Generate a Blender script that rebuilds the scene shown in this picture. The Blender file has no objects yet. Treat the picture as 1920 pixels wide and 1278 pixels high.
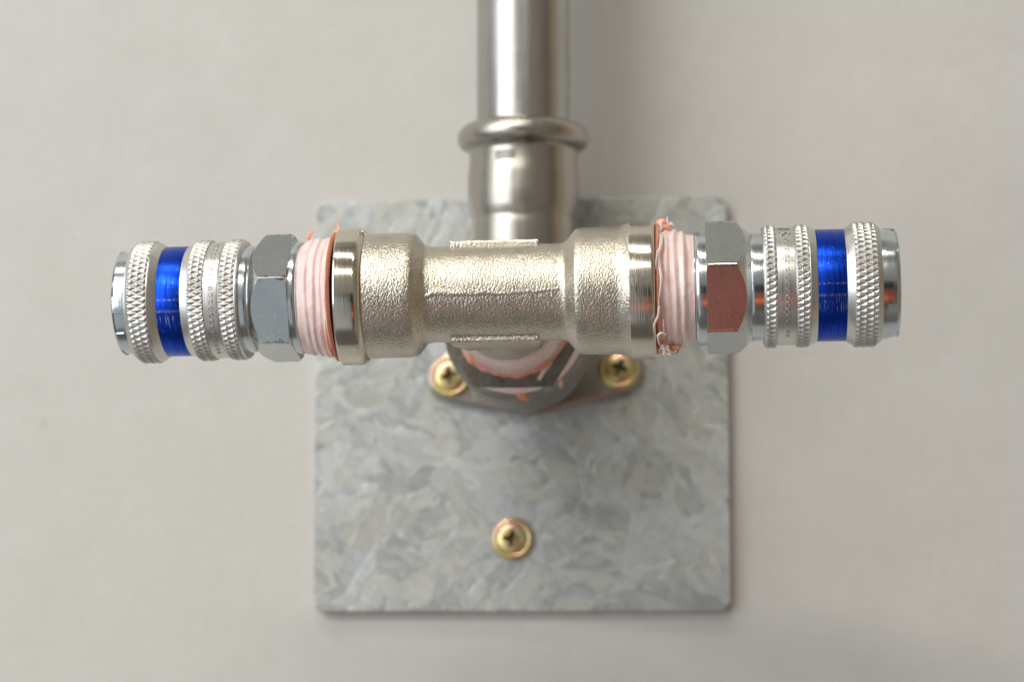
import bpy, math, random
from mathutils import Vector, Matrix, noise
random.seed(7)
PI = math.pi
S = 0.001                      # everything below is laid out in millimetres
sc = bpy.context.scene
COL = sc.collection

# ------------------------------------------------------------------ camera
F = 4600.0                     # focal length in photo pixels (1920 wide)
H = 594.6                      # camera distance from the wall, mm
HT = 117.6                     # height of the tee axis above the wall
_L = math.sqrt(330**2 + 541**2 + F**2)
psi = math.asin(330/_L)
pit = math.asin(541/(_L*math.cos(psi)))
_g = Vector((-math.sin(psi), math.cos(psi), 0))
CR = Vector((math.cos(psi), math.sin(psi), 0))
CF = _g*math.cos(pit) + Vector((0, 0, math.sin(pit)))
CU = -_g*math.sin(pit) + Vector((0, 0, math.cos(pit)))
def ray(px, py):
    return CR*(px-960) + CU*(639-py) + CF*F
_d = ray(930, 548.5)
CAM = Vector((0, -HT, 0)) - _d*((H-HT)/_d.y)
def unproj(px, py, h):
    d = ray(px, py); t = (H-h)/d.y
    p = CAM + d*t
    return p.x, p.z, t         # t = mm per photo pixel there
cam = bpy.data.objects.new('camera', bpy.data.cameras.new('camera'))
COL.objects.link(cam)
M = Matrix((CR, CU, -CF)).transposed().to_4x4(); M.translation = CAM*S
cam.matrix_world = M
cam.data.sensor_width = 36.0
cam.data.lens = F/1920*36
cam.data.clip_start = 0.02; cam.data.clip_end = 30
cam.data.dof.use_dof = True
cam.data.dof.focus_distance = (H-HT-5)*S
cam.data.dof.aperture_fstop = 16
sc.camera = cam

# ------------------------------------------------------------------ view
sc.view_settings.view_transform = 'Standard'
sc.view_settings.look = 'None'
sc.view_settings.gamma = 1
sc.view_settings.use_curve_mapping = False
sc.view_settings.exposure = -0.10

# ------------------------------------------------------------------ world: the dim room around the fitting
W = bpy.data.worlds.new('World'); sc.world = W; W.use_nodes = True
nt = W.node_tree; nt.nodes.clear()
def N(tree, typ, **kw):
    n = tree.nodes.new(typ)
    for k, v in kw.items(): setattr(n, k, v)
    return n
def mth(tree, op, a, b=None, c=None):
    n = N(tree, 'ShaderNodeMath', operation=op)
    for i, v in enumerate((a, b, c)):
        if v is None: continue
        if isinstance(v, (int, float)): n.inputs[i].default_value = v
        else: tree.links.new(v, n.inputs[i])
    return n.outputs[0]
def sstep(tree, v, a, b):
    n = N(tree, 'ShaderNodeMapRange', interpolation_type='SMOOTHSTEP')
    tree.links.new(v, n.inputs[0]); n.inputs[1].default_value = a; n.inputs[2].default_value = b
    return n.outputs[0]
def mixc(tree, f, a, b, mode='MIX'):
    n = N(tree, 'ShaderNodeMix', data_type='RGBA', blend_type=mode)
    if isinstance(f, (int, float)): n.inputs[0].default_value = f
    else: tree.links.new(f, n.inputs[0])
    for s_, v in ((6, a), (7, b)):
        if isinstance(v, (tuple, list)): n.inputs[s_].default_value = (*v, 1)
        else: tree.links.new(v, n.inputs[s_])
    return n.outputs[2]
tc = N(nt, 'ShaderNodeTexCoord'); sp = N(nt, 'ShaderNodeSeparateXYZ')
nt.links.new(tc.outputs['Generated'], sp.inputs[0])
dx, dy, dz = sp.outputs
az = mth(nt, 'MULTIPLY', mth(nt, 'ARCTAN2', dx, mth(nt, 'MULTIPLY', dy, -1)), 57.3)    # 0 = towards the camera side, + = right
el = mth(nt, 'MULTIPLY', mth(nt, 'ARCSINE', dz), 57.3)
def box(a0, a1, e0, e1, s1=4, s2=4):
    m = mth(nt, 'MULTIPLY', sstep(nt, az, a0-s1, a0+s1), sstep(nt, az, a1+s1, a1-s1))
    k = mth(nt, 'MULTIPLY', sstep(nt, el, e0-s2, e0+s2), sstep(nt, el, e1+s2, e1-s2))
    return mth(nt, 'MULTIPLY', m, k)
c = mixc(nt, sstep(nt, el, -30, 25), (0.14, 0.133, 0.122), (0.355, 0.343, 0.305))
c = mixc(nt, box(-70, -6, -62, -8, 6, 6), c, (0.47, 0.50, 0.52))
c = mixc(nt, box(-75, -22, -15, 45, 10, 10), c, (0.48, 0.50, 0.53))
c = mixc(nt, box(16, 88, -70, 40, 10, 10), c, (0.27, 0.245, 0.21))
c = mixc(nt, box(56, 74, -70, 30, 4, 10), c, (0.17, 0.145, 0.12))
c = mixc(nt, box(80, 90, -70, 40, 3, 10), c, (0.50, 0.36, 0.18))
c = mixc(nt, box(-108, -98, -60, 40, 2, 10), c, (0.9, 0.85, 0.75))
c = mixc(nt, box(-60, 60, 40, 57, 12, 3), c, (0.20, 0.18, 0.14))
c = mixc(nt, box(-60, 60, 70, 88, 12, 3), c, (0.22, 0.20, 0.16))
c = mixc(nt, box(-4, 18, -60, -14, 5, 6), c, (0.10, 0.065, 0.05))      # the photographer's dark red-brown clothes
c = mixc(nt, box(-1, 11, -46, -19, 3, 4), c, (0.34, 0.07, 0.035))
c = mixc(nt, box(-2, 9, -41, -33, 2, 2), c, (1.3, 0.24, 0.05))           # an orange strap
c = mixc(nt, box(-7, 12, -18, -3, 2, 2), c, (0.012, 0.012, 0.012))       # the black camera
bg = N(nt, 'ShaderNodeBackground'); nt.links.new(c, bg.inputs[0]); bg.inputs[1].default_value = 1.0
wo = N(nt, 'ShaderNodeOutputWorld'); nt.links.new(bg.outputs[0], wo.inputs[0])

# ------------------------------------------------------------------ lamps
def area(name, azd, eld, dist, sx, sy, power, col):
    l = bpy.data.lights.new(name, 'AREA'); l.shape = 'RECTANGLE'; l.size = sx; l.size_y = sy
    l.energy = power; l.color = col
    o = bpy.data.objects.new(name, l); COL.objects.link(o)
    a, e = math.radians(azd), math.radians(eld)
    d = Vector((math.sin(a)*math.cos(e), -math.cos(a)*math.cos(e), math.sin(e)))
    o.location = Vector((0, -0.1, 0)) + d*dist
    o.rotation_euler = d.to_track_quat('Z', 'Y').to_euler()
    return o
area('ceiling_tube_light', -20, 34, 2.0, 1.4, 0.045, 12.5, (1.0, 0.95, 0.84))
area('ceiling_tube_light', -24, 63, 2.0, 1.4, 0.05, 12, (1.0, 0.96, 0.88))
area('window_light', -45, 15, 0.95, 0.72, 1.10, 7.6, (0.92, 0.96, 1.0))

# ------------------------------------------------------------------ materials
def newmat(name):
    m = bpy.data.materials.new(name); m.use_nodes = True
    t = m.node_tree; b = t.nodes['Principled BSDF']
    return m, t, b
def coords(t, scale=(1, 1, 1), rot=(0, 0, 0)):
    a = N(t, 'ShaderNodeTexCoord'); mp = N(t, 'ShaderNodeMapping')
    mp.inputs['Scale'].default_value = scale; mp.inputs['Rotation'].default_value = rot
    t.links.new(a.outputs['Object'], mp.inputs[0]); return mp.outputs[0]
def ntex(t, vec, scale, detail=2, rough=0.5, dist=0):
    n = N(t, 'ShaderNodeTexNoise'); n.inputs['Scale'].default_value = scale
    n.inputs['Detail'].default_value = detail; n.inputs['Roughness'].default_value = rough
    n.inputs['Distortion'].default_value = dist
    t.links.new(vec, n.inputs['Vector']); return n.outputs[0]
def bump(t, h, dist, strength=1.0, prev=None):
    n = N(t, 'ShaderNodeBump'); n.inputs['Distance'].default_value = dist; n.inputs['Strength'].default_value = strength
    t.links.new(h, n.inputs['Height'])
    if prev is not None: t.links.new(prev, n.inputs['Normal'])
    return n.outputs[0]
def rng(t, v, a, b, c, d):
    n = N(t, 'ShaderNodeMapRange'); t.links.new(v, n.inputs[0])
    for i, x in enumerate((a, b, c, d)): n.inputs[i+1].default_value = x
    return n.outputs[0]
def P(b, **kw):
    for k, v in kw.items():
        k = k.replace('_', ' ')
        b.inputs[k].default_value = (*v, 1) if isinstance(v, tuple) and len(v) == 3 and 'Radius' not in k else v

def m_cast():
    m, t, b = newmat('cast_nickel_brass')
    v = coords(t)
    P(b, Metallic=1.0, Roughness=0.25)
    big = ntex(t, v, 180, 3); 
    t.links.new(mixc(t, rng(t, big, .35, .65, 0, 1), (0.565, 0.52, 0.43), (0.65, 0.605, 0.51)), b.inputs['Base Color'])
    g1 = ntex(t, v, 2650, 1.5, .6, .2); g2 = ntex(t, v, 4200, 1)
    n1 = bump(t, g2, 0.00004, 1.0); n2 = bump(t, g1, 0.00016, 1.0, n1)
    t.links.new(n2, b.inputs['Normal'])
    return m
def m_turned(name, col, rough, ring=3500, rd=0.000035, speck=0.0, var=0.06, met=1.0):
    m, t, b = newmat(name)
    P(b, Metallic=met, Roughness=rough)
    vr = coords(t, (1, .018, .018)); v = coords(t)
    r1 = ntex(t, vr, ring, 3, .7)
    cl = ntex(t, v, 250, 3)
    lo = tuple(x*(1-var*2) for x in col); hi = tuple(min(1, x*(1+var)) for x in col)
    t.links.new(mixc(t, rng(t, cl, .3, .7, 0, 1), lo, hi), b.inputs['Base Color'])
    t.links.new(rng(t, r1, .3, .7, rough*0.75, rough*1.3), b.inputs['Roughness'])
    nb = bump(t, r1, rd, 1.0)
    if speck:
        s = ntex(t, v, 2600, 2, .7); nb = bump(t, s, speck, 1.0, nb)
    t.links.new(nb, b.inputs['Normal'])
    return m
def m_hex(name, col, a0, rough=0.2):
    m, t, b = newmat(name)
    v = coords(t)
    P(b, Metallic=1.0, Roughness=rough)
    c1 = ntex(t, v, 120, 4, .6); sp_ = ntex(t, v, 2400, 1, .5)
    base = mixc(t, rng(t, c1, .3, .7, 0, 1), tuple(x*.86 for x in col), col)
    base = mixc(t, rng(t, sp_, .65, .75, 0, .40), base, (0.95, 0.96, 0.96))
    sep = N(t, 'ShaderNodeSeparateXYZ'); t.links.new(v, sep.inputs[0])
    ang = mth(t, 'MULTIPLY', mth(t, 'ARCTAN2', sep.outputs[2], mth(t, 'MULTIPLY', sep.outputs[1], -1)), 57.2958)
    w_ = mth(t, 'PINGPONG', mth(t, 'ADD', ang, 360-a0), 30)          # 0 at each corner edge
    jag = mth(t, 'SUBTRACT', w_, rng(t, ntex(t, v, 1300, 3, .7), .38, .72, -1.0, 4.2))
    gk = mth(t, 'MULTIPLY', sstep(t, jag, .5, -.5), rng(t, ntex(t, v, 420, 2), .44, .58, 0, .85))
    gk = mth(t, 'MULTIPLY', gk, sstep(t, w_, .5, 1.0))
    base = mixc(t, gk, base, (0.10, 0.075, 0.06))
    t.links.new(base, b.inputs['Base Color'])
    nb = bump(t, ntex(t, v, 3000, 2, .6), 0.000016, 1.0)
    t.links.new(nb, b.inputs['Normal'])
    return m
def m_blue():
    m, t, b = newmat('blue_anodised')
    P(b, Metallic=1.0, Roughness=0.3)
    vr = coords(t, (1, .03, .03)); v = coords(t)
    r1 = ntex(t, vr, 4200, 3, .75)
    base = mixc(t, rng(t, r1, .35, .7, 0, 1), (0.005, 0.028, 0.38), (0.014, 0.095, 0.68))
    dots = ntex(t, v, 2300, 2, .6)
    base = mixc(t, rng(t, dots, .70, .76, 0, .75), base, (0.45, 0.60, 0.9))
    # worn-through scratches: short rings, only inside a low patch of the band
    sep = N(t, 'ShaderNodeSeparateXYZ'); t.links.new(v, sep.inputs[0])
    ang = mth(t, 'ARCTAN2', sep.outputs[2], mth(t, 'MULTIPLY', sep.outputs[1], -1))
    vs = N(t, 'ShaderNodeCombineXYZ'); t.links.new(sep.outputs[0], vs.inputs[0])
    t.links.new(mth(t, 'MULTIPLY', ang, 0.0006), vs.inputs[1])
    sn = ntex(t, vs.outputs[0], 5200, 2, .6)
    def patch(a0, a1, s_):
        return mth(t, 'MULTIPLY', sstep(t, ang, a0-s_, a0+s_), sstep(t, ang, a1+s_, a1-s_))
    fine = ntex(t, v, 5200, 2, .6)
    w1 = mth(t, 'MULTIPLY', rng(t, sn, .60, .67, 0, 1), patch(-.62, -.36, .10))
    w2 = mth(t, 'MULTIPLY', rng(t, fine, .50, .62, 0, 1), patch(-.33, -.29, .02))
    w3 = mth(t, 'MULTIPLY', rng(t, fine, .53, .62, 0, 1), patch(-.12, -.09, .02))
    w = mth(t, 'MAXIMUM', w1, mth(t, 'MAXIMUM', w2, w3))
    base = mixc(t, mth(t, 'MULTIPLY', w, .75), base, (0.72, 0.74, 0.66))
    t.links.new(base, b.inputs['Base Color'])
    t.links.new(bump(t, dots, 0.00002, 1.0, bump(t, r1, 0.00005, 1.0)), b.inputs['Normal'])
    return m
def m_tape(name, lo, hi, sss=0.35, edge=None):
    m, t, b = newmat(name)
    v = coords(t); vs = coords(t, (1, .15, .15))
    c1 = ntex(t, vs, 900, 3, .6, .5); c2 = ntex(t, v, 260, 3)
    f = mth(t, 'MULTIPLY', rng(t, c1, .3, .7, 0, 1), rng(t, c2, .25, .7, .2, 1))
    base = mixc(t, f, lo, hi)
    dirt = ntex(t, v, 1300, 2, .5)
    base = mixc(t, rng(t, dirt, .745, .80, 0, .6), base, (0.18, 0.10, 0.09))
    t.links.new(base, b.inputs['Base Color'])
    P(b, Roughness=0.33)
    b.inputs['Subsurface Weight'].default_value = sss
    b.inputs['Subsurface Radius'].default_value = (1.0, 0.45, 0.35)
    b.inputs['Subsurface Scale'].default_value = 0.0009
    b.inputs['Coat Weight'].default_value = 0.15
    t.links.new(bump(t, ntex(t, v, 900, 3, .6), 0.00010, 1.0, bump(t, c1, 0.00012, .8)), b.inputs['Normal'])
    return m
def m_stainless(name, col=(0.60, 0.58, 0.55), rough=0.2):
    m, t, b = newmat(name)
    P(b, Metallic=1.0)
    v = coords(t); vz = coords(t, (1, 1, .05)); 
    c1 = ntex(t, vz, 500, 3); c2 = ntex(t, v, 60, 3)
    t.links.new(mixc(t, rng(t, c2, .3, .7, 0, 1), tuple(x*.88 for x in col), col), b.inputs['Base Color'])
    t.links.new(rng(t, c1, .3, .7, rough*.8, rough*1.25), b.inputs['Roughness'])
    t.links.new(bump(t, c2, 0.0006, .35, bump(t, c1, 0.00004, 1.0)), b.inputs['Normal'])
    return m
def m_spangle():
    m, t, b = newmat('galvanised_steel')
    v0 = coords(t)
    dn = N(t, 'ShaderNodeTexNoise'); dn.inputs['Scale'].default_value = 120; dn.inputs['Detail'].default_value = 3
    t.links.new(v0, dn.inputs['Vector'])
    def warp(vec, amt):
        sub = N(t, 'ShaderNodeVectorMath', operation='SUBTRACT'); t.links.new(dn.outputs['Color'], sub.inputs[0]); sub.inputs[1].default_value = (.5, .5, .5)
        scl = N(t, 'ShaderNodeVectorMath', operation='SCALE'); t.links.new(sub.outputs[0], scl.inputs[0]); scl.inputs['Scale'].default_value = amt
        ad = N(t, 'ShaderNodeVectorMath', operation='ADD'); t.links.new(vec, ad.inputs[0]); t.links.new(scl.outputs[0], ad.inputs[1]); return ad.outputs[0]
    def vor(scale, sv, rot, amt):
        m2 = N(t, 'ShaderNodeMapping'); m2.inputs['Scale'].default_value = sv
        t.links.new(warp(coords(t, (1, 1, 1), rot), amt), m2.inputs[0]); c_ = m2.outputs[0]
        n = N(t, 'ShaderNodeTexVoronoi', feature='SMOOTH_F1'); n.inputs['Scale'].default_value = scale; n.inputs['Smoothness'].default_value = .16
        t.links.new(c_, n.inputs['Vector'])
        s = N(t, 'ShaderNodeSeparateColor'); t.links.new(n.outputs['Color'], s.inputs[0]); return s.outputs[0], s.outputs[1]
    lay = [vor(sc_, (1, 1, .30), (0, r_, 0), .0045) for sc_, r_ in ((330, .35), (380, 1.25), (350, -.55), (420, -1.2))]
    gn = N(t, 'ShaderNodeTexVoronoi', feature='F1'); gn.inputs['Scale'].default_value = 95
    t.links.new(warp(coords(t), .012), gn.inputs['Vector'])
    gs = N(t, 'ShaderNodeSeparateColor'); t.links.new(gn.outputs['Color'], gs.inputs[0])
    def pick(k):
        lo = mth(t, 'GREATER_THAN', gs.outputs[0], .5); hi = mth(t, 'GREATER_THAN', gs.outputs[1], .5)
        mx = lambda f, a_, b_: mth(t, 'ADD', mth(t, 'MULTIPLY', mth(t, 'SUBTRACT', 1, f), a_), mth(t, 'MULTIPLY', f, b_))
        return mx(hi, mx(lo, lay[0][k], lay[1][k]), mx(lo, lay[2][k], lay[3][k]))
    a, a2 = pick(0), pick(1)
    d_, d2 = vor(700, (1, 1, .4), (0, .8, 0), .006)
    b2 = gs.outputs[2]
    cl = ntex(t, v0, 45, 3)
    s = mth(t, 'ADD', mth(t, 'MULTIPLY', a, .40), mth(t, 'ADD', mth(t, 'MULTIPLY', b2, .16), mth(t, 'ADD', mth(t, 'MULTIPLY', d_, .24), mth(t, 'MULTIPLY', cl, .4))))
    base = mixc(t, rng(t, s, .30, .95, 0, 1), (0.30, 0.312, 0.30), (0.575, 0.59, 0.575))
    base = mixc(t, rng(t, a2, .58, .85, 0, .42), base, (0.54, 0.51, 0.42))
    base = mixc(t, rng(t, b2, .65, .9, 0, .16), base, (0.50, 0.54, 0.57))
    sp2 = ntex(t, v0, 420, 2, .5)
    base = mixc(t, rng(t, sp2, .67, .74, 0, .35), base, (0.22, 0.23, 0.22))
    t.links.new(base, b.inputs['Base Color'])
    P(b, Metallic=0.5)
    t.links.new(rng(t, s, .25, .85, .55, .42), b.inputs['Roughness'])
    t.links.new(bump(t, a, 0.0002, .4, bump(t, cl, .0008, .3)), b.inputs['Normal'])
    return m
def m_wall():
    m, t, b = newmat('wall_covering')
    v = coords(t)
    c1 = ntex(t, v, 55, 5, .55); c2 = ntex(t, v, 6, 2); c3 = ntex(t, v, 620, 2, .6)
    wx = ntex(t, coords(t, (1, 1, .12)), 900, 2); wz = ntex(t, coords(t, (.12, 1, 1)), 900, 2)
    base = mixc(t, rng(t, c1, .3, .7, 0, 1), (0.565, 0.547, 0.515), (0.600, 0.584, 0.554))
    base = mixc(t, rng(t, c2, .35, .65, 0, .5), base, (0.590, 0.572, 0.525))
    base = mixc(t, rng(t, c3, .66, .78, 0, .40), base, (0.40, 0.37, 0.33))
    base = mixc(t, rng(t, ntex(t, v, 240, 3, .6), .3, .7, .10, 0), base, (0.40, 0.38, 0.35))
    base = mixc(t, rng(t, ntex(t, v, 170, 1), .74, .80, 0, .20), base, (0.34, 0.31, 0.27))
    wv = mth(t, 'ADD', wx, wz)
    base = mixc(t, rng(t, wv, .72, 1.28, .11, 0), base, (0.42, 0.40, 0.36))
    t.links.new(base, b.inputs['Base Color'])
    P(b, Roughness=0.75); b.inputs['Specular IOR Level'].default_value = .25
    t.links.new(bump(t, c1, .0003, .2, bump(t, wv, .00012, .6)), b.inputs['Normal'])
    return m
def m_yellow():
    m, t, b = newmat('yellow_chromate_zinc')
    v = coords(t); c1 = ntex(t, v, 190, 3, .6, .6); c2 = ntex(t, v, 260, 2)
    base = mixc(t, rng(t, c1, .40, .56, 0, 1), (0.72, 0.46, 0.34), (0.76, 0.62, 0.26))
    base = mixc(t, rng(t, c2, .55, .68, 0, .6), base, (0.58, 0.62, 0.33))
    t.links.new(base, b.inputs['Base Color']); P(b, Metallic=.9, Roughness=.3)
    t.links.new(bump(t, c1, .0001, .4), b.inputs['Normal'])
    return m
def m_bronze():
    m, t, b = newmat('grey_bronze_casting')
    v = coords(t); c1 = ntex(t, v, 300, 4, .6)
    t.links.new(mixc(t, rng(t, c1, .3, .7, 0, 1), (0.17, 0.158, 0.14), (0.27, 0.25, 0.225)), b.inputs['Base Color'])
    P(b, Metallic=.9, Roughness=.36)
    t.links.new(bump(t, ntex(t, v, 1200, 2), .00009, 1.0), b.inputs['Normal'])
    return m
MAT = dict(
    cast=m_cast(), polished=m_turned('polished_nickel_ring', (0.68, 0.635, 0.54), .13, 2600, .000012, .000006),
    polished2=m_turned('grooved_nickel_ring', (0.66, 0.62, 0.53), .16, 3800, .00004, .00001),
    alu=m_turned('turned_steel_sleeve', (0.72, 0.71, 0.68), .32, 3600, .00003),
    knurl=m_turned('knurled_steel', (0.64, 0.63, 0.60), .38, 3000, .00001),
    zinc=m_turned('zinc_plated_steel', (0.62, 0.67, 0.70), .17, 2200, .00001, .000010, .04),
    hexL=m_hex('zinc_plated_hexagon', (0.60, 0.64, 0.655), 10.3), hexR=m_hex('zinc_plated_hexagon', (0.60, 0.63, 0.64), 12.5),
    blue=m_blue(), tape=m_tape('pink_sealing_tape', (0.84, 0.60, 0.56), (0.88, 0.80, 0.78)),
    salmon=m_tape('salmon_sealing_tape', (0.80, 0.30, 0.18), (0.86, 0.64, 0.57), .3), orange=m_tape('orange_sealing_tape', (0.82, 0.31, 0.18), (0.88, 0.50, 0.36), .3),
    white=m_tape('pale_tape_thread', (0.84, 0.66, 0.60), (0.86, 0.80, 0.77), .3),
    pipe=m_stainless('stainless_pipe', (0.50, 0.485, 0.46), .30), socket=m_stainless('stainless_press_socket', (0.48, 0.45, 0.40), .29),
    spangle=m_spangle(), wall=m_wall(), yellow=m_yellow(), bronze=m_bronze())
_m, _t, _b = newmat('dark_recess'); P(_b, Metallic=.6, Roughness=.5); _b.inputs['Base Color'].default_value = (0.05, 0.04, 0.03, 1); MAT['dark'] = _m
_m, _t, _b = newmat('painted_shade_recess'); P(_b, Metallic=.8, Roughness=.5); _b.inputs['Base Color'].default_value = (0.16, 0.12, 0.06, 1); MAT['recess'] = _m  # shade inside the screw-head recess, painted as a dark colour
_m, _t, _b = newmat('stamped_steel'); P(_b, Metallic=1.0, Roughness=.3); _b.inputs['Base Color'].default_value = (0.36, 0.35, 0.32, 1); MAT['stamp'] = _m
_m, _t, _b = newmat('grime'); P(_b, Roughness=.7); _b.inputs['Base Color'].default_value = (0.10, 0.065, 0.045, 1); MAT['grime'] = _m

# ------------------------------------------------------------------ builders
def mesh_obj(name, verts, faces, mat, parent=None, loc=None, sharp=28, smooth=True, scale=S):
    me = bpy.data.meshes.new(name)
    me.from_pydata([(v[0]*scale, v[1]*scale, v[2]*scale) for v in verts], [], faces)
    me.update()
    if smooth:
        me.polygons.foreach_set('use_smooth', [True]*len(me.polygons))
        try: me.set_sharp_from_angle(angle=math.radians(sharp))
        except Exception: pass
    me.materials.append(MAT[mat])
    o = bpy.data.objects.new(name, me); COL.objects.link(o)
    if parent: o.parent = parent
    if loc: o.location = Vector(loc)*S
    return o
def empty(name, label, cat, loc=(0, 0, 0), group=None):
    o = bpy.data.objects.new(name, None); COL.objects.link(o); o.empty_display_size = .01
    o.location = Vector(loc)*S
    tag(o, label, cat, group); return o
def tag(o, label=None, cat=None, group=None, kind=None):
    if label: o['label'] = label
    if cat: o['category'] = cat
    if group: o['group'] = group
    if kind: o['kind'] = kind
    return o
def rnd(pr, rad=0.18, n=3):
    """round the corners of a profile"""
    out = [pr[0]]
    for i in range(1, len(pr)-1):
        p0, p, p1 = (Vector(q) for q in (pr[i-1], pr[i], pr[i+1]))
        a, b = p0-p, p1-p
        if a.length < 1e-6 or b.length < 1e-6: out.append(tuple(p)); continue
        k = min(rad, a.length*.45, b.length*.45)
        A, B = p+a.normalized()*k, p+b.normalized()*k
        for j in range(n+1):
            u = j/n
            out.append(tuple(A*(1-u)**2 + p*2*u*(1-u) + B*u*u))
    out.append(pr[-1]); return out
def axpt(axis, x, r, th):
    """th measured from the camera side (-Y) towards +Z for axis X"""
    if axis == 'X': return (x, -r*math.cos(th), r*math.sin(th))
    if axis == 'Z': return (r*math.cos(th), r*math.sin(th), x)
    return (r*math.cos(th), -x, r*math.sin(th))     # 'Y': x = height towards the camera
def revolve(name, pr, mat, parent=None, axis='X', seg=160, loc=None, fn=None, closed_ends=False, sharp=28):
    vs, fs = [], []
    n = len(pr)
    for j in range(seg):
        th = 2*PI*j/seg
        for i, (x, r) in enumerate(pr):
            if fn: x2, r2 = fn(x, r, th, i)
            else: x2, r2 = x, r
            vs.append(axpt(axis, x2, r2, th))
    for j in range(seg):
        k = (j+1) % seg
        for i in range(n-1):
            fs.append((j*n+i, j*n+i+1, k*n+i+1, k*n+i))
    return finish(name, vs, fs, mat, parent, loc, sharp)
def finish(name, vs, fs, mat, parent, loc=None, sharp=28):
    import bmesh
    o = mesh_obj(name, vs, fs, mat, parent, loc, sharp)
    bm = bmesh.new(); bm.from_mesh(o.data); bmesh.ops.recalc_face_normals(bm, faces=bm.faces); bm.to_mesh(o.data); bm.free()
    return o
def tri(u):
    u = u-math.floor(u); return 1-abs(2*u-1)
def knurl(name, x0, x1, R, parent, left_ch=0.5, right_ch=0.5, N_=60, px=2.65, amp=0.36, ph=0.0, base_in=1.6):
    nx = max(8, int(abs(x1-x0)/px*26)); seg = N_*14
    xs = [x0+(x1-x0)*i/nx for i in range(nx+1)]
    pr = [(x0, R-base_in)] + [(x, R) for x in xs] + [(x1, R-base_in)]
    n = len(pr)
    vs, fs = [], []
    for j in range(seg):
        th = 2*PI*j/seg
        for i, (x, r) in enumerate(pr):
            if 0 < i < n-1:
                u = N_*th/(2*PI)+(x+ph)/px; v = N_*th/(2*PI)-(x+ph)/px
                hgt = min(.86, min(tri(u), tri(v))*1.12)
                e0, e1 = x-x0, x1-x
                cap = R
                if e0 < left_ch: cap = min(cap, R-(left_ch-e0)*.8)
                if e1 < right_ch: cap = min(cap, R-(right_ch-e1)*.8)
                r = min(cap, R-amp+amp*hgt)
            vs.append(axpt('X', x, r, th))
    for j in range(seg):
        k = (j+1) % seg
        for i in range(n-1): fs.append((j*n+i, j*n+i+1, k*n+i+1, k*n+i))
    o = finish(name, vs, fs, 'knurl', parent, sharp=22)
    o.data.polygons.foreach_set('use_smooth', [False]*len(o.data.polygons))
    return o
def hexprism(name, x0, x1, R, a0, parent, mat, rc0, sl0, rc1, sl1, axis='X', inner=4.0, bw=.12, loc=None):
    """hexagon along an axis, both ends turned down by cones of radius rc at the end face and slope sl (mm of radius per mm)"""
    seg = 360; vs, fs = [], []
    ap = R*math.cos(PI/6); sg = 1 if x1 > x0 else -1; Lx = abs(x1-x0)
    for j in range(seg):
        th = math.radians(j)
        q = (th-a0) % (PI/3)
        r = ap/math.cos(q-PI/6)
        rr = min(r, R*.992)
        c0 = max(0.0, (rr-rc0)/sl0); c1 = max(0.0, (rr-rc1)/sl1)
        c0 = min(c0, Lx*.45) + .02; c1 = min(c1, Lx*.45) + .02
        f0 = min(rc0, rr); f1 = min(rc1, rr)
        col = [(x0, inner), (x0, f0), (x0+sg*c0, rr), (x1-sg*c1, rr), (x1, f1), (x1, inner)]
        vs += [axpt(axis, x, r_, th) for x, r_ in col]
    n = 6
    for j in range(seg):
        k = (j+1) % seg
        for i in range(n-1): fs.append((j*n+i, j*n+i+1, k*n+i+1, k*n+i))
    o = finish(name, vs, fs, mat, parent, loc, sharp=18)
    m = o.modifiers.new('b', 'BEVEL'); m.width = bw*S; m.segments = 2; m.limit_method = 'ANGLE'; m.angle_limit = math.radians(25)
    return o
def ribbon(pts, w, th, twist=0.0, taper=True, sub=6):
    """flat ribbon along a smoothed polyline; returns verts, faces"""
    P_ = [Vector(p) for p in pts]; path = []
    for i in range(len(P_)-1):
        p0 = P_[max(i-1, 0)]; p1 = P_[i]; p2 = P_[i+1]; p3 = P_[min(i+2, len(P_)-1)]
        for j in range(sub):
            u = j/sub
            path.append(.5*((2*p1)+(-p0+p2)*u+(2*p0-5*p1+4*p2-p3)*u*u+(-p0+3*p1-3*p2+p3)*u**3))
    path.append(P_[-1]); n = len(path); vs, fs = [], []
    up = Vector((0.2, -1, 0.1)).normalized()
    for i, p in enumerate(path):
        t = (path[min(i+1, n-1)]-path[max(i-1, 0)]).normalized()
        s = t.cross(up).normalized(); b = s.cross(t).normalized()
        a = twist*i/n
        s2 = s*math.cos(a)+b*math.sin(a); b2 = -s*math.sin(a)+b*math.cos(a)
        k = 1.0
        if taper: k = max(.12, min(1, (n-1-i)/(n*.45)))
        w2, t2 = w*k/2, th*max(k, .5)/2
        for q in range(8):
            an = q*PI/4
            vs.append(tuple(p + s2*w2*math.cos(an) + b2*t2*math.sin(an)))
    for i in range(n-1):
        for q in range(8):
            fs.append((i*8+q, i*8+(q+1) % 8, (i+1)*8+(q+1) % 8, (i+1)*8+q))
    fs.append(tuple(range(8))); fs.append(tuple((n-1)*8+q for q in range(8)))
    return vs, fs
def ribbons(name, specs, mat, parent):
    V, Fc = [], []
    for s in specs:
        v, f = ribbon(*s); b = len(V); V += v; Fc += [tuple(i+b for i in q) for q in f]
    return finish(name, V, Fc, mat, parent, sharp=50)
def prism(name, outline, h0, h1, mat, parent=None, bev=0.4, seg=3, loc=None):
    """outline in the wall plane (x, z), extruded from height h0 to h1 above the wall"""
    n = len(outline)
    vs = [(x, -h0, z) for x, z in outline]+[(x, -h1, z) for x, z in outline]
    fs = [tuple(range(n)), tuple(range(2*n-1, n-1, -1))]+[(i, (i+1) % n, n+(i+1) % n, n+i) for i in range(n)]
    o = finish(name, vs, fs, mat, parent, loc, sharp=40)
    if bev:
        m = o.modifiers.new('b', 'BEVEL'); m.width = bev*S; m.segments = seg; m.limit_method = 'ANGLE'; m.angle_limit = math.radians(40)
    return o
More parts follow.
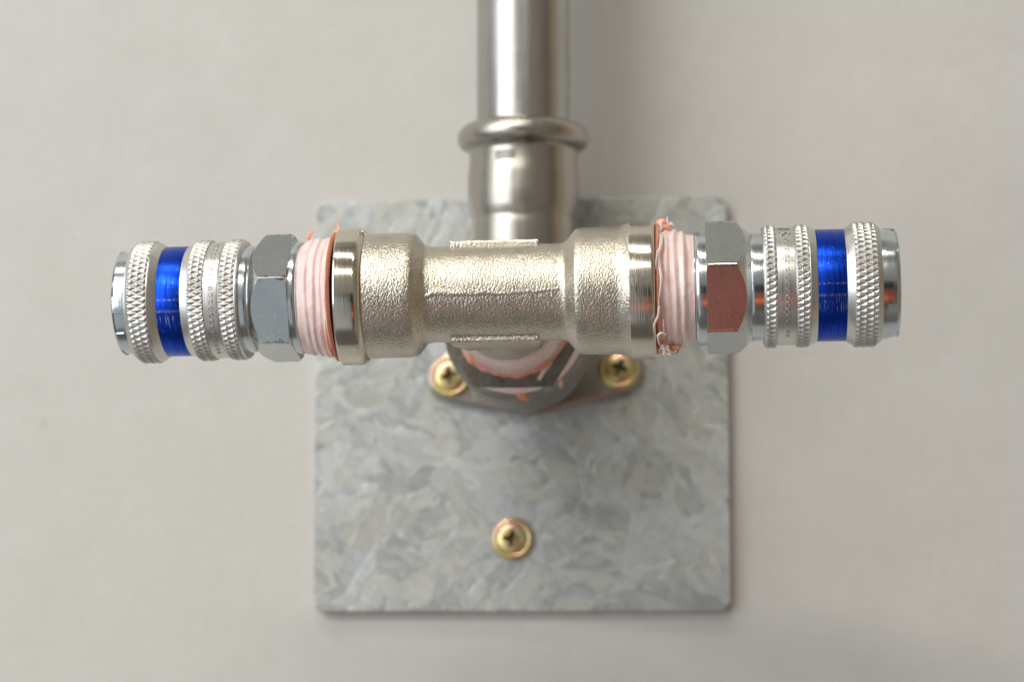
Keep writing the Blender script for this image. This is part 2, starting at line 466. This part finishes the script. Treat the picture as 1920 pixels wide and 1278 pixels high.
def hull(circles, n=48):
    pts = [(cx+r*math.cos(2*PI*i/n), cz+r*math.sin(2*PI*i/n)) for cx, cz, r in circles for i in range(n)]
    pts = sorted(set(pts)); 
    def half(ps):
        h = []
        for p in ps:
            while len(h) >= 2 and (h[-1][0]-h[-2][0])*(p[1]-h[-2][1])-(h[-1][1]-h[-2][1])*(p[0]-h[-2][0]) <= 1e-9: h.pop()
            h.append(p)
        return h
    a = half(pts); b = half(pts[::-1]); return a[:-1]+b[:-1]

# ------------------------------------------------------------------ the setting: wall
w = mesh_obj('wall', [(x, y, z) for x in (-1500, 1500) for y in (0, 20) for z in (-1200, 1200)],
             [(0, 1, 3, 2), (4, 6, 7, 5), (0, 4, 5, 1), (2, 3, 7, 6), (0, 2, 6, 4), (1, 5, 7, 3)], 'wall', smooth=False)
w['kind'] = 'structure'; w['label'] = 'pale beige-grey wall behind the pipe fitting'

# ------------------------------------------------------------------ mounting plate
HP = 3.1
c_ = [unproj(x, y, HP)[:2] for x, y in ((597, 376), (1362, 368), (1372, 1145), (584, 1147))]
cx0 = (c_[0][0]+c_[3][0])/2; cx1 = (c_[1][0]+c_[2][0])/2; cz1 = (c_[0][1]+c_[1][1])/2; cz0 = (c_[2][1]+c_[3][1])/2
print('plate mm', cx1-cx0, cz1-cz0, [tuple(round(q, 1) for q in p) for p in c_])
def rrect(x0, x1, z0, z1, r, n=8):
    o = []
    for (cx, cz, a) in ((x1-r, z1-r, 0), (x0+r, z1-r, 90), (x0+r, z0+r, 180), (x1-r, z0+r, 270)):
        for i in range(n+1):
            t = math.radians(a+90*i/n); o.append((cx+r*math.cos(t), cz+r*math.sin(t)))
    return o
plate = prism('mounting_plate', rrect(cx0, cx1, cz0, cz1, 3.2), 0.15, HP, 'spangle', bev=.35, seg=3)
tag(plate, 'square galvanised steel plate with mottled spangle screwed flat to the wall', 'metal plate')

# ------------------------------------------------------------------ screws
def screw(px, py, h, label, rotd, R=5.15, r=3.55):
    x, z, t = unproj(px, py, h+2.0)
    e = empty('screw', label, 'screw', (x, -h, z), 'yellow cross-head screws holding the plate and bracket')
    e.rotation_euler = (0, math.radians(rotd), 0)
    revolve('washer', rnd([(0.02, 2.0), (0.02, R-.1), (.5, R), (1.15, R-.25), (1.55, R-.9), (1.3, r+.1), (1.15, 1.9)], .3), 'yellow', e, 'Y', 64)
    # pan head, its dome carrying a star shaped recess
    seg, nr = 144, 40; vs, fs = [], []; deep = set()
    for j in range(seg):
        th = 2*PI*j/seg
        for i in range(nr+1):
            if i == 0: hh, rr = 1.16, r
            elif i == 1: hh, rr = 1.75, r
            else:
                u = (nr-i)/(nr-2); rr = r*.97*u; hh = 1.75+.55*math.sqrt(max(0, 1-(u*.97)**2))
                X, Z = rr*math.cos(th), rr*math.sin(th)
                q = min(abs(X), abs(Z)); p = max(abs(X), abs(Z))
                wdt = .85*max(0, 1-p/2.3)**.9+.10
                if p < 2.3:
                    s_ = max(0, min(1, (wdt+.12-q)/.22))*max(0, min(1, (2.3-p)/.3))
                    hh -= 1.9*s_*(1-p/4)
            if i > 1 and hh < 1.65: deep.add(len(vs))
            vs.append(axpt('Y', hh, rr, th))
    n = nr+1
    for j in range(seg):
        k = (j+1) % seg
        for i in range(n-1): fs.append((j*n+i, j*n+i+1, k*n+i+1, k*n+i))
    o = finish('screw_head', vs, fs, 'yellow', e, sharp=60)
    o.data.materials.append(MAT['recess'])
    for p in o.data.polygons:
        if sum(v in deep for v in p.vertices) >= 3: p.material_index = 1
    return e
screw(960, 1009, HP, 'yellow cross-head screw alone on the lower part of the plate', 6)
screw(843, 704, HP+3.2, 'yellow screw through the bracket ear just below the left half of the tee', -12)
scr = screw(1161, 689, HP+3.2, 'cross-head screw through the bracket ear, half hidden beneath the right socket of the tee', 20)

# ------------------------------------------------------------------ wall elbow (flange, body, press socket, hexagon outlet)
elbow = empty('wall_elbow', 'metal elbow bracket screwed to the plate, hexagon outlet facing out behind the tee', 'pipe fitting', (0, -HP, 0))
def EL(h): return h-HP            # heights inside the elbow's own frame
ex, ez, _ = unproj(843, 706, HP+3); fx, fz, _ = unproj(1161, 690, HP+3)
print('ears', ex, ez, fx, fz)
hx, hz, ht = unproj(962, 597, 75)
print('hex centre', hx, hz, 'R', 146*ht)
prism('flange', hull([(ex, ez, 5.7), (fx, fz, 5.9), (0, -1.0, 13.2)]), 0.05, EL(HP+3.0), 'socket', elbow, bev=.9, seg=4)
revolve('elbow_body', rnd([(2.6, 13.6), (6, 12.9), (14, 13.2), (26, 15.6), (40, 16.4), (56, 16.2), (59.5, 14)], 1.5, 5), 'bronze', elbow, 'Y', 120)
HX0, HX1 = EL(61.5), EL(75.0)
hexprism('hexagon_outlet', HX0, HX1, 16.9, math.radians(0), elbow, 'bronze', 15.0, .6, 16.75, .8, axis='Y', inner=11.9, bw=.45)
revolve('outlet_bore', [(HX1-.6, 11.9), (HX1-9, 11.6)], 'dark', elbow, 'Y', 96)
# vertical press socket
HPIPE = 28.0
sx0, sz0, st = unproj(981.5, 440, HPIPE); sx1, sz1, _ = unproj(981.3, 262, HPIPE)
px1, pz1, _ = unproj(981, 0, HPIPE)
print('socket axis', sx0, sx1, px1, 'pipe r', 87.5*st)
lean = math.atan2(px1-sx0, pz1-sz0)
def zz(py): return unproj(981.3, py, HPIPE)[1]
def vr(r): return r*st
cxs = sx0
sock = revolve('press_socket', rnd([(-4, vr(101)), (zz(455), vr(99)), (zz(428), vr(98.5)), (zz(415), vr(97)), (zz(408), vr(99.5)), (zz(396), vr(103)), (zz(372), vr(105)), (zz(335), vr(104.5)),
              (zz(310), vr(101.5)), (zz(288), vr(101)), (zz(283), vr(108)), (zz(279), vr(117)), (zz(271), vr(122.5)), (zz(262), vr(124.5)), (zz(252), vr(122.5)), (zz(244), vr(117)),
              (zz(238), vr(108)), (zz(235), vr(97)), (zz(237), vr(88.4)), (zz(244), vr(88.2))], 1.0, 4), 'socket', elbow, 'Z', 128)
sock.location = Vector((cxs, -EL(HPIPE), 0))*S
vs, fs = [], []
for i in range(9):
    a = math.radians(-27+22*i/8)
    for k in range(4):
        rr = vr(101.6)+(.18 if 0 < k < 3 else -.2) + .0
        vs.append((cxs+rr*math.sin(a), -EL(HPIPE)-rr*math.cos(a), zz(318)+(zz(298)-zz(318))*(0, .2, .8, 1)[k]))
for i in range(8):
    for k in range(3): a = i*4+k; fs.append((a, a+4, a+5, a+1))
finish('press_mark', vs, fs, 'bronze', elbow)
# elbow turn from the socket into the outlet
vs, fs = [], []; seg = 64; nb = 14
for i in range(nb+1):
    a = PI/2*i/nb
    cy, cz, rr = HPIPE + 16*(1-math.cos(a)), 16-16*math.sin(a), 12.9+(i/nb)*1.2
    for j in range(seg):
        th = 2*PI*j/seg
        # ring normal turns from +Z to towards the camera
        u = Vector((1, 0, 0)); v = Vector((0, -math.cos(a), math.sin(a)))
        p = Vector((cxs*(1-i/nb), -(cy-HP), cz)) + u*rr*math.cos(th)+v*rr*math.sin(th)
        vs.append(tuple(p))
for i in range(nb):
    for j in range(seg):
        k = (j+1) % seg; fs.append((i*seg+j, i*seg+k, (i+1)*seg+k, (i+1)*seg+j))
finish('elbow_turn', vs, fs, 'socket', elbow)
# pink film bulging over the two lower hexagon flats, and a sealant drip
ap = 16.9*math.cos(PI/6)
def flat_film(name, ang, half, d0, d1, mat, parent, off=.75, lens=True):
    u = Vector((math.cos(ang), 0, math.sin(ang))); t = Vector((-u.z, 0, u.x)); vs, fs = [], []; n = 24; m_ = 6
    for i in range(n+1):
        s = -half+2*half*i/n; e = (1-(s/half)**2)
        dd0 = d0 - (d0-d1)*.0; dd1 = d0-(d0-d1)*max(.04, e**.7)*(1+.10*noise.noise(Vector((s*.7, ang, 0))))
        for j in range(m_+1):
            k = j/m_; hh = dd0+(dd1-dd0)*k
            o_ = off*math.sin(PI*min(.96, max(.04, k)))*max(.1, e)+.03
            vs.append(tuple(u*(ap+o_)+t*s+Vector((0, -hh, 0))))
    for i in range(n):
        for j in range(m_):
            a = i*(m_+1)+j; fs.append((a, a+1, a+m_+2, a+m_+1))
    return finish(name, vs, fs, mat, parent, sharp=60)
s1 = flat_film('pink_film', -PI/2, 6.2, HX1-.9, HX1-12.5, 'tape', elbow)
s2 = flat_film('pink_film', -PI/6, 6.8, HX1-.9, HX1-12.5, 'tape', elbow)
bx, bz, _ = unproj(981, 741, 62)
ribbons('sealant_drip', [([(bx-hx*0-.9, -EL(66), bz+.9), (bx-.3, -EL(65.5), bz+.1), (bx+.2, -EL(64.5), bz-.4), (bx+.9, -EL(63.6), bz-.5)], 2.2, 1.2, .4, False)], 'orange', elbow)
gx, gz, _ = unproj(1050, 718, 65)
ribbons('sealant_drip', [([(gx-.3, -EL(69), gz+.6), (gx, -EL(67), gz), (gx+.2, -EL(65.5), gz-.5)], 1.6, 1.0, .4, False)], 'orange', elbow)
q = [unproj(x, y, 75.3)[:2] for x, y in ((1041, 660), (1030, 682), (1020, 695), (1010, 712))]
ribbons('sealant_strand', [([(x, -EL(75.15), z) for x, z in q], .9, .45, 0, False)], 'tape', elbow)
for o in list(elbow.children):
    if o.name.startswith(('hexagon_outlet', 'outlet_bore', 'pink_film')):
        o.location = Vector((hx, 0, hz))*S

# ------------------------------------------------------------------ pipe
Lp = 190
pipe = revolve('steel_pipe', [(0, vr(80)), (0, vr(87.6)), (Lp, vr(87.6)), (Lp, vr(80))], 'pipe', None, 'Z', 128)
pipe.location = Vector((sx1, -HPIPE, zz(262)-6))*S
pipe.rotation_euler = (0, lean, 0)
tag(pipe, 'straight stainless steel pipe running up the wall out of the press socket', 'pipe')

# ------------------------------------------------------------------ tee
PL = unproj(205, 566.5, HT); PR = unproj(1650, 532.5, HT)
A0 = Vector((PL[0], 0, PL[1])); AD = (Vector((PR[0], 0, PR[1]))-A0); AD.normalize()
roll = math.atan2(AD.z, AD.x)
def ypx(px): return 566.5+(532.5-566.5)*(px-205)/1445.0
_c = unproj(930, ypx(930), HT); T0 = Vector((_c[0], 0, _c[1]))
def X(px):
    p = unproj(px, ypx(px), HT); return (Vector((p[0], 0, p[1]))-T0).dot(AD)
def R_(px, r): return r*unproj(px, ypx(px), HT)[2]
print('roll', math.degrees(roll), 'T0', T0, 'x ends', X(229), X(1682), 't', unproj(229, 560, HT)[2], unproj(1682, 560, HT)[2])
def prof(pts): return [(X(x), R_(x, r)) for x, r in pts]
def place(e, x=0.0):
    p = T0+AD*x
    e.location = Vector((p.x, -HT, p.z))*S; e.rotation_euler = (0, -roll, 0)
tee = empty('tee_fitting', 'nickel plated cast tee with rough sandy skin, joining the two blue-banded couplings', 'pipe fitting')
place(tee)
tee_m = Matrix.Translation(tee.location) @ Matrix.Rotation(-roll, 4, 'Y')
body = prof([(688, 117), (700, 117), (768, 117), (783, 115), (800, 92), (812, 90), (930, 90.5), (1052, 91), (1063, 93), (1082, 116.5), (1090, 118.5), (1160, 120), (1170, 122), (1182, 128)])
revolve('tee_body', rnd(body, .9, 5), 'cast', tee, 'X', 200, fn=lambda x, r, th, i: (x, r*(1+.0035*noise.noise(Vector((x*.12, 2*math.cos(th), 2*math.sin(th)))))))
ring = prof([(640, 105), (640, 127.5), (643, 129), (677, 129), (684, 127.5), (690, 121), (692, 115)])
revolve('end_ring', rnd(ring, .35, 4), 'polished', tee, 'X', 200)
ring = prof([(1182, 126), (1182, 130.5), (1224, 130.5), (1229, 128), (1230, 108)])
r2 = revolve('end_ring', rnd(ring, .22, 3), 'polished2', tee, 'X', 200); r2['label'] = 'end ring of the tee with fine turning grooves'
revolve('socket_mouth', [(X(1229), R_(1229, 112)), (X(1215), R_(1215, 104))], 'dark', tee, 'X', 64)
revolve('socket_mouth', [(X(641), R_(641, 112)), (X(655), R_(655, 104))], 'dark', tee, 'X', 64)
# casting seam along the camera side, as a soft low step
def seam():
    vs, fs = [], []; n = 80
    for i in range(n+1):
        px = 806+(1058-806)*i/n; x = X(px); r = R_(px, 90.6)
        yo = 3.0*math.sin(PI*(i/n))*0 + (545-(548+.0)) ; wob = math.radians(1.5-3.2*math.sin(i/n*PI) + 1.6*noise.noise(Vector((i*.10, 0, 0))) - (5*(1-i/8) if i < 8 else 0))
        th0 = math.radians(-8)+wob
        for k, (dt, dr) in enumerate(((-.05, -.06), (-.015, .02), (0, .13), (.05, .10), (.14, -.06))):
            vs.append(axpt('X', x, r+dr, th0+dt))
    for i in range(n):
        for k in range(4):
            a = i*5+k; fs.append((a, a+1, a+6, a+5))
    finish('casting_seam', vs, fs, 'cast', tee, sharp=60)
seam()
# wrench block: two flats round the branch, tapering away from the camera
xa, xb = X(846), X(1012)
def block():
    ys = [(-3.2, 9.6, .2), (-3.0, 10.05, .05), (-2.0, 10.25, 0), (-.5, 10.2, .05), (3.0, 10.1, .35), (12, 9.9, 2.2), (13.5, 9.2, 2.6)]
    nx = 70; nz = 8; vs, fs = [], []; per = 2*nx+2*nz
    for y, hz_, ins in ys:
        lp = []
        x0, x1 = xa+ins, xb-ins
        for i in range(nx): lp.append((x0+(x1-x0)*i/nx, hz_))
        for i in range(nz): lp.append((x1, hz_-2*hz_*i/nz))
        for i in range(nx): lp.append((x1-(x1-x0)*i/nx, -hz_))
        for i in range(nz): lp.append((x0, -hz_+2*hz_*i/nz))
        for x, z in lp:
            q = noise.noise(Vector((x*1.6, y*1.6, z*1.6)))*.05+noise.noise(Vector((x*.5, y*.5, z*.5)))*.10
            vs.append((x, y+q*.9, z+(q if z > 0 else -q)))
    for k in range(len(ys)-1):
        for i in range(per):
            i2 = (i+1) % per; fs.append((k*per+i, k*per+i2, (k+1)*per+i2, (k+1)*per+i))
    fs.append(tuple(range(per))); fs.append(tuple((len(ys)-1)*per+i for i in range(per)))
    finish('wrench_block', vs, fs, 'cast', tee, sharp=50)
block()
# branch going back to the elbow (height measured from the tee axis, negative = towards the wall)
revolve('branch', rnd([(-4, 9.9), (-24, 10.3), (-27.5, 10.3), (-28.6, 9.6), (-30, 9.6)], .5), 'cast', tee, 'Y', 120)
revolve('branch_groove', [(-28.9, 10.0), (-29.6, 9.4), (-31, 10.4)], 'dark', tee, 'Y', 96)
def tapefn(a1, a2, hx_=0, seed=0):
    def f(x, r, th, i):
        k = noise.noise(Vector((x*.55+seed, 3*math.cos(th), 3*math.sin(th))))
        k2 = noise.noise(Vector((x*.9, 9*math.cos(th)+seed, 9*math.sin(th))))
        return x, r+a1*k+a2*k2
    return f
pr = [(-29.4, 10.1), (-30.2, 10.9), (-32, 11.3), (-33.5, 11.1), (-35.5, 11.6), (-37.2, 11.35), (-39, 11.8), (-40.6, 11.6), (-42, 12.0), (-44, 12.2), (-48, 12)]
tb = revolve('sealing_tape', rnd(pr, .7, 4), 'tape', tee, 'Y', 160, fn=tapefn(.25, .08, seed=4))
# torn orange rim lying on the hexagon face
vs, fs = [], []; seg = 240
for j in range(seg):
    th = 2*PI*j/seg; c = (math.cos(th), math.sin(th))
    e = 12.75+1.0*noise.noise(Vector((c[0]*2.2, c[1]*2.2, 3)))+.35*noise.noise(Vector((c[0]*9, c[1]*9, 1)))
    for k, (r, h) in enumerate(((11.5, -40.6), (12.0, -41.4), (12.5, -41.95+.25*noise.noise(Vector((c[0]*6, c[1]*6, 5)))), (e-.15, -42.25), (e, -42.55))):
        vs.append((r*c[0], -h, r*c[1]))
for j in range(seg):
    k = (j+1) % seg
    for i in range(4): fs.append((j*5+i, j*5+i+1, k*5+i+1, k*5+i))
o = finish('torn_tape_rim', vs, fs, 'salmon', tb, sharp=60)
dd = Vector((hx, 0, hz))*S - Vector((T0.x, 0, T0.z))*S
for o_ in (tb,): o_.location = dd*0.7

# ------------------------------------------------------------------ quick couplings
def coupling(label, side, D):
    """D: measured stations in photo pixels"""
    s = side
    e = empty('quick_coupling', label, 'coupling', group='quick couplings screwed into the ends of the tee')
    place(e, 0)
    hx_ = D['hex']
    # threaded end wrapped in tape
    tp = D['tape']; n = 90; pr = []
    for i in range(n+1):
        u = i/n; px = tp[0]+(tp[1]-tp[0])*u
        pr.append((X(px), px))
    def rad(px):
        b = D['tape_r']
        for (p0, r0), (p1, r1) in zip(b[:-1], b[1:]):
            lo, hi = min(p0, p1), max(p0, p1)
            if lo <= px <= hi:
                k = (px-p0)/(p1-p0); k = k*k*(3-2*k); return r0+(r1-r0)*k
        return b[-1][1]
    def tf(x, r, th, i):
        px = r; th2 = (th+PI) % (2*PI)-PI
        rr = rad(min(max(px+D['lead']*th2/(2*PI)+3.2*noise.noise(Vector((px*.04, 1.3*math.cos(th), 1.3*math.sin(th)+s))), min(tp)), max(tp)))
        v = Vector((x*.5, 2.4*math.cos(th)+s, 2.4*math.sin(th)))
        rr = R_(px, rr) + .34*noise.noise(v) + .07*noise.noise(Vector((x*1.3, 9*math.cos(th), 9*math.sin(th))))
        return x, rr
    t = revolve('sealing_tape', pr, 'tape', e, 'X', 260, fn=tf, sharp=60)
    # orange torn lip next to the tee
    l0, l1, lr = D['lip']
    def lf(x, r, th, i):
        c = (math.cos(th), math.sin(th))
        j = noise.noise(Vector((c[0]*3+s, c[1]*3, 2)))*.5+noise.noise(Vector((c[0]*14, c[1]*14, 2)))*.22
        return x+(.28*j if 0 < i < 5 else 0), r+(.5*j if i in (2, 3) else .1*j)
    revolve('torn_tape_lip', [(X(l0), R_(l0, lr-16)), (X(l0+(l1-l0)*.15), R_(l0, lr-6)), (X(l0+(l1-l0)*.4), R_(l0, lr)), (X(l0+(l1-l0)*.6), R_(l0, lr-1.5)), (X(l0+(l1-l0)*.85), R_(l0, lr-6)), (X(l1), R_(l1, lr-11))], 'orange', t, 'X', 260, fn=lf, sharp=60)
    revolve('thread_shank', [(X(tp[0]), R_(tp[0], 92)), (X(D['collar'][0]), R_(tp[0], 92))], 'zinc', e, 'X', 64)
    # collar washer
    c0, c1, cr = D['collar']
    revolve('collar', rnd(prof([(c0, cr-14), (c0, cr-4), (c0+(c1-c0)*.3, cr), (c1, cr)]), .4, 4), 'zinc', e, 'X', 160)
    # hexagon
    h0, h1, R, a0, rc0, sl0, rc1, sl1 = hx_
    hp = hexprism('hex_nut', X(h0), X(h1), R_((h0+h1)/2, R), math.radians(a0), e, 'hexL' if s < 0 else 'hexR', R_(h0, rc0), sl0, R_(h1, rc1), sl1)
    # grime in the corners of the nut
    # neck
    revolve('neck', rnd(prof(D['neck']), .5, 4), 'zinc', e, 'X', 160)
    # sleeve with its bands
    sl = revolve('sleeve', rnd(prof(D['sleeve']), .2, 3), 'alu', e, 'X', 200)
    for (k0, k1, kr, lc, rc) in D['knurls']:
        a, b = X(k0), X(k1)
        if a > b: a, b = b, a; lc, rc = rc, lc
        knurl('knurled_band', a, b, R_((k0+k1)/2, kr), sl, lc, rc)
    b0, b1, br = D['blue']
    revolve('blue_band', rnd(prof([(b0, br-4), (b0, br), (b1, br), (b1, br-4)]), .12, 2), 'blue', sl, 'X', 200)
    # punched row of small circles
    dpx, dr, angs = D['dots']
    vs, fs = [], []; rr = R_(dpx, dr)
    for a in angs:
        th = math.radians(a); cx_ = X(dpx)+.06*math.sin(a*7)
        b = len(vs); ns, nr_ = 14, 6; q = .33
        for i in range(ns):
            al = 2*PI*i/ns
            for k in range(nr_):
                be = 2*PI*k/nr_; w_ = q+.10*math.cos(be); hh = .07*math.sin(be)
                vs.append(axpt('X', cx_+w_*math.cos(al), rr+hh, th+w_*math.sin(al)/rr))
        for i in range(ns):
            for k in range(nr_):
                i2, k2 = (i+1) % ns, (k+1) % nr_
                fs.append((b+i*nr_+k, b+i2*nr_+k, b+i2*nr_+k2, b+i*nr_+k2))
    finish('stamped_circles', vs, fs, 'stamp', sl, sharp=60)
    if 'letter' in D:
        pts = [(-1.05, .25), (-.98, -.22), (-.62, -.40), (-.28, -.30), (0, 0), (.28, .30), (.62, .38), (.98, .20), (1.02, -.22)]
        th0 = math.radians(D['letter'])
        path = []
        for x_, z_ in pts: path.append(axpt('X', X(dpx)-.25+x_, rr+.03, th0+z_/rr*1.4))
        V, Fc = ribbon(path, .26, .22, 0, False)
        for th2 in (64.5, 68.5):
            pth = [axpt('X', X(dpx)-.25+x_, rr+.03, math.radians(th2+.3*x_)) for x_ in (-1.1, -.3, .4, 1.1)]
            v2, f2 = ribbon(pth, .13, .14, 0, False); b = len(V); V += v2; Fc += [tuple(i+b for i in q) for q in f2]
        finish('stamped_letter', V, Fc, 'stamp', sl, sharp=60)
    # end cap with locking steps
    cap = D['cap']; pr = rnd(prof(cap), .25, 3)
    xe = X(cap[-1][0]); xk = X(cap[1][0])
    def cf(x, r, th, i):
        if abs(x-xe) < abs(xk-xe)*.80 and r > 7:
            d = math.degrees(th) % 360
            for a, b, q in D['steps']:
                if a <= d <= b: return x, r-q
        return x, r
    revolve('end_cap', pr, 'zinc', e, 'X', 360, fn=cf, sharp=25)
    return e, t
L = dict(
    tape=(572, 634), tape_r=[(572, 100), (580, 106), (591, 109), (597, 107.3), (606, 111), (611, 109), (619, 111.5), (624, 110.3), (630, 114), (634, 113)], lead=-7,
    lip=(629, 638, 121), collar=(574, 558, 105.5),
    hex=(559, 482, 123, 10.3, 116, 1.2, 98, .92),
    neck=[(484, 96), (478, 99.7), (462, 99.7), (458, 98)],
    sleeve=[(466, 96), (466, 104), (464, 111), (462, 111), (432, 107), (430, 109), (405, 109), (403, 109), (374, 108.5), (371, 107), (361, 103.4), (358.5, 103), (358.4, 101), (314.6, 101), (314.5, 103), (302, 111), (299, 112), (256, 108), (254, 104), (254, 96)],
    knurls=[(462, 432, 114, .5, .5), (403, 374, 114, .4, .4), (298, 255, 115.5, .4, 1.3)],
    blue=(358.3, 314.7, 103), dots=(418, 109, [-71+q*6.7 for q in range(4)]+[-42+q*6.6 for q in range(17)]),
    cap=[(256, 99), (250, 99), (234, 98.7), (230.5, 97), (229, 94), (229, 76), (231, 72), (240, 70)],
    steps=[(0, 24, .35), (60, 150, .35), (200, 290, .35), (318, 340, .35)])
Rr = dict(
    tape=(1302, 1234), tape_r=[(1302, 100.5), (1291, 101), (1281, 108.5), (1274, 105.5), (1266, 110.5), (1259, 107), (1251, 109.5), (1243, 106), (1238, 108), (1234, 108)], lead=6,
    lip=(1240, 1229, 121), collar=(1303, 1324, 107.5),
    hex=(1324, 1407, 127, 12.5, 121, 1.6, 101.5, .92),
    neck=[(1405, 100), (1410, 101.5), (1432, 101.5), (1436, 99)],
    sleeve=[(1430, 98), (1430, 112), (1433, 113), (1452, 109), (1454, 110.5), (1489, 110.5), (1491, 109), (1512, 110), (1515, 113), (1529, 105.5), (1529.1, 103), (1581.8, 103), (1582, 105.5), (1597, 113.5), (1600, 114), (1646, 108), (1649, 104), (1650, 96)],
    knurls=[(1432, 1454, 116, .5, .5), (1490, 1514, 116, .4, .4), (1597, 1648, 118, .4, 1.3)],
    blue=(1529.2, 1581.7, 105), dots=(1473, 110.5, [-64+q*6.6 for q in range(2)]+[-45+q*6.75 for q in range(13)]+[42.5]), letter=53.5,
    cap=[(1648, 104), (1654, 104), (1675, 103.6), (1680, 101), (1682, 97), (1682, 78), (1679, 74), (1668, 72)],
    steps=[(0, 29, .0), (29, 80, .4), (230, 290, .4), (290, 330, .15), (120, 200, .4)])
eL, tL = coupling('blue-banded quick coupling in the left end of the tee, its nut face plain grey', -1, L)
eR, tR = coupling('blue-banded quick coupling in the right end of the tee, its nut face mirroring red-brown', 1, Rr)

_p = Vector((X(600), 0, 0))*S
eL.matrix_world = tee_m @ Matrix.Translation(_p) @ Matrix.Rotation(math.radians(-2.6), 4, 'Z') @ Matrix.Translation(-_p)

# frayed shreds of tape, in the coupling frame (x along the axis, y away from the camera, z up)
def Q(px, py, h=0.0):
    p = unproj(px, py, HT+h); v = Vector((p[0], 0, p[1]))-T0
    up = Vector((-AD.z, 0, AD.x)); return (v.dot(AD), -h, v.dot(up))
def line(pts, h=0.0): return [Q(x, y, h+(dh[0] if dh else 0)) for x, y, *dh in pts]
ribbons('tape_shred', [(line([(577, 449), (579, 443), (583, 436), (588, 437), (596, 433)], 1), .8, .4, .6)], 'orange', tL)
ribbons('tape_shred', [(line([(619, 470), (623, 452), (629, 437), (635, 428), (633, 418), (629, 412)], 2), 1.0, .35, 1.4)], 'orange', tL)
ribbons('tape_shred', [(line([(615, 500, 4), (617, 470, 3), (622, 448, 1), (628, 436)], 2), .7, .3, .3)], 'white', tL)
ribbons('tape_shred', [(line([(626, 668, 1), (620, 650, 6), (617, 625, 10), (616, 600, 12)], 1), .5, .3, .5)], 'orange', tL)
# right: bunched knot at the top
ribbons('tape_shred', [
    (line([(1233, 445), (1233, 430), (1236, 418), (1246, 414), (1253, 418), (1262, 423)], 1), 1.5, .7, 1.0),
    (line([(1236, 436), (1244, 430), (1252, 424), (1260, 421)], 2), 1.5, .8, .5),
    (line([(1234, 424), (1240, 416), (1250, 413), (1252, 405)], 0), .9, .4, 2)], 'orange', tR)
ribbons('tape_shred', [(line([(1252, 420), (1251, 412), (1250.5, 405)], 2), .35, .25, 0), (line([(1255, 418), (1260, 420), (1264, 424)], 3), .7, .4, 1),
    (line([(1236, 436), (1240, 426), (1238, 417), (1244, 413)], 3), .7, .3, 1)], 'tape', tR)
ribbons('tape_shred', [
    (line([(1240, 440, 7), (1239, 460, 10), (1235, 478, 11), (1237, 498, 12), (1240, 520, 13), (1238, 545, 13.4), (1235, 565, 13), (1236, 585, 12.5)], 0), .75, .35, .8),
    (line([(1236, 575, 12.8), (1234, 592, 12), (1227, 608, 11.8), (1227, 620, 11.2), (1232, 630, 10)], 0.4), .55, .3, 1.4),
    (line([(1249, 627, 10), (1240, 624, 10.8), (1234, 630, 10.5), (1235, 642, 9), (1239, 648, 8), (1246, 645, 8.4)], .6), .45, .3, .5),
    (line([(1233, 468, 11), (1230, 490, 12), (1230, 505, 12.8)], 0.6), .25, .2, .5),
    (line([(1244, 600, 12), (1245, 620, 10.5), (1245, 634, 9)], .4), .2, .2, 0)], 'white', tR)
sp_ = []
for i in range(26):
    x0 = random.uniform(1232, 1262); y0 = random.uniform(645, 660)
    p = [(x0, y0-8)]
    for k in range(4): p.append((p[-1][0]+random.uniform(-5, 5), min(674, p[-1][1]+random.uniform(-2, 8))))
    sp_.append((line(p, random.uniform(-2, 5)), random.uniform(.5, 1.3), random.uniform(.2, .45), random.uniform(-2, 2)))
for i in range(6):
    p = [(1250+i*3, 656), (1256+i*2.5, 652), (1266+i*1.5, 650), (1272, 655-i*.3), (1268, 661), (1258, 664)]
    sp_.append((line([(a+random.uniform(-3, 3), b+random.uniform(-3, 3)) for a, b in p[:random.randint(4, 6)]], random.uniform(-1, 3)), .9, .35, random.uniform(-2, 2)))
ribbons('tape_shred', sp_, 'orange', tR)
sp_ = []
for i in range(5):
    x0 = random.uniform(1234, 1258); p = [(x0, 648)]
    for k in range(4): p.append((p[-1][0]+random.uniform(-5, 5), min(672, p[-1][1]+random.uniform(0, 8))))
    sp_.append((line(p, random.uniform(2, 5.5)), random.uniform(.4, .9), .25, random.uniform(-2, 2)))
ribbons('tape_shred', sp_, 'white', tR)
bpy.context.view_layer.update()
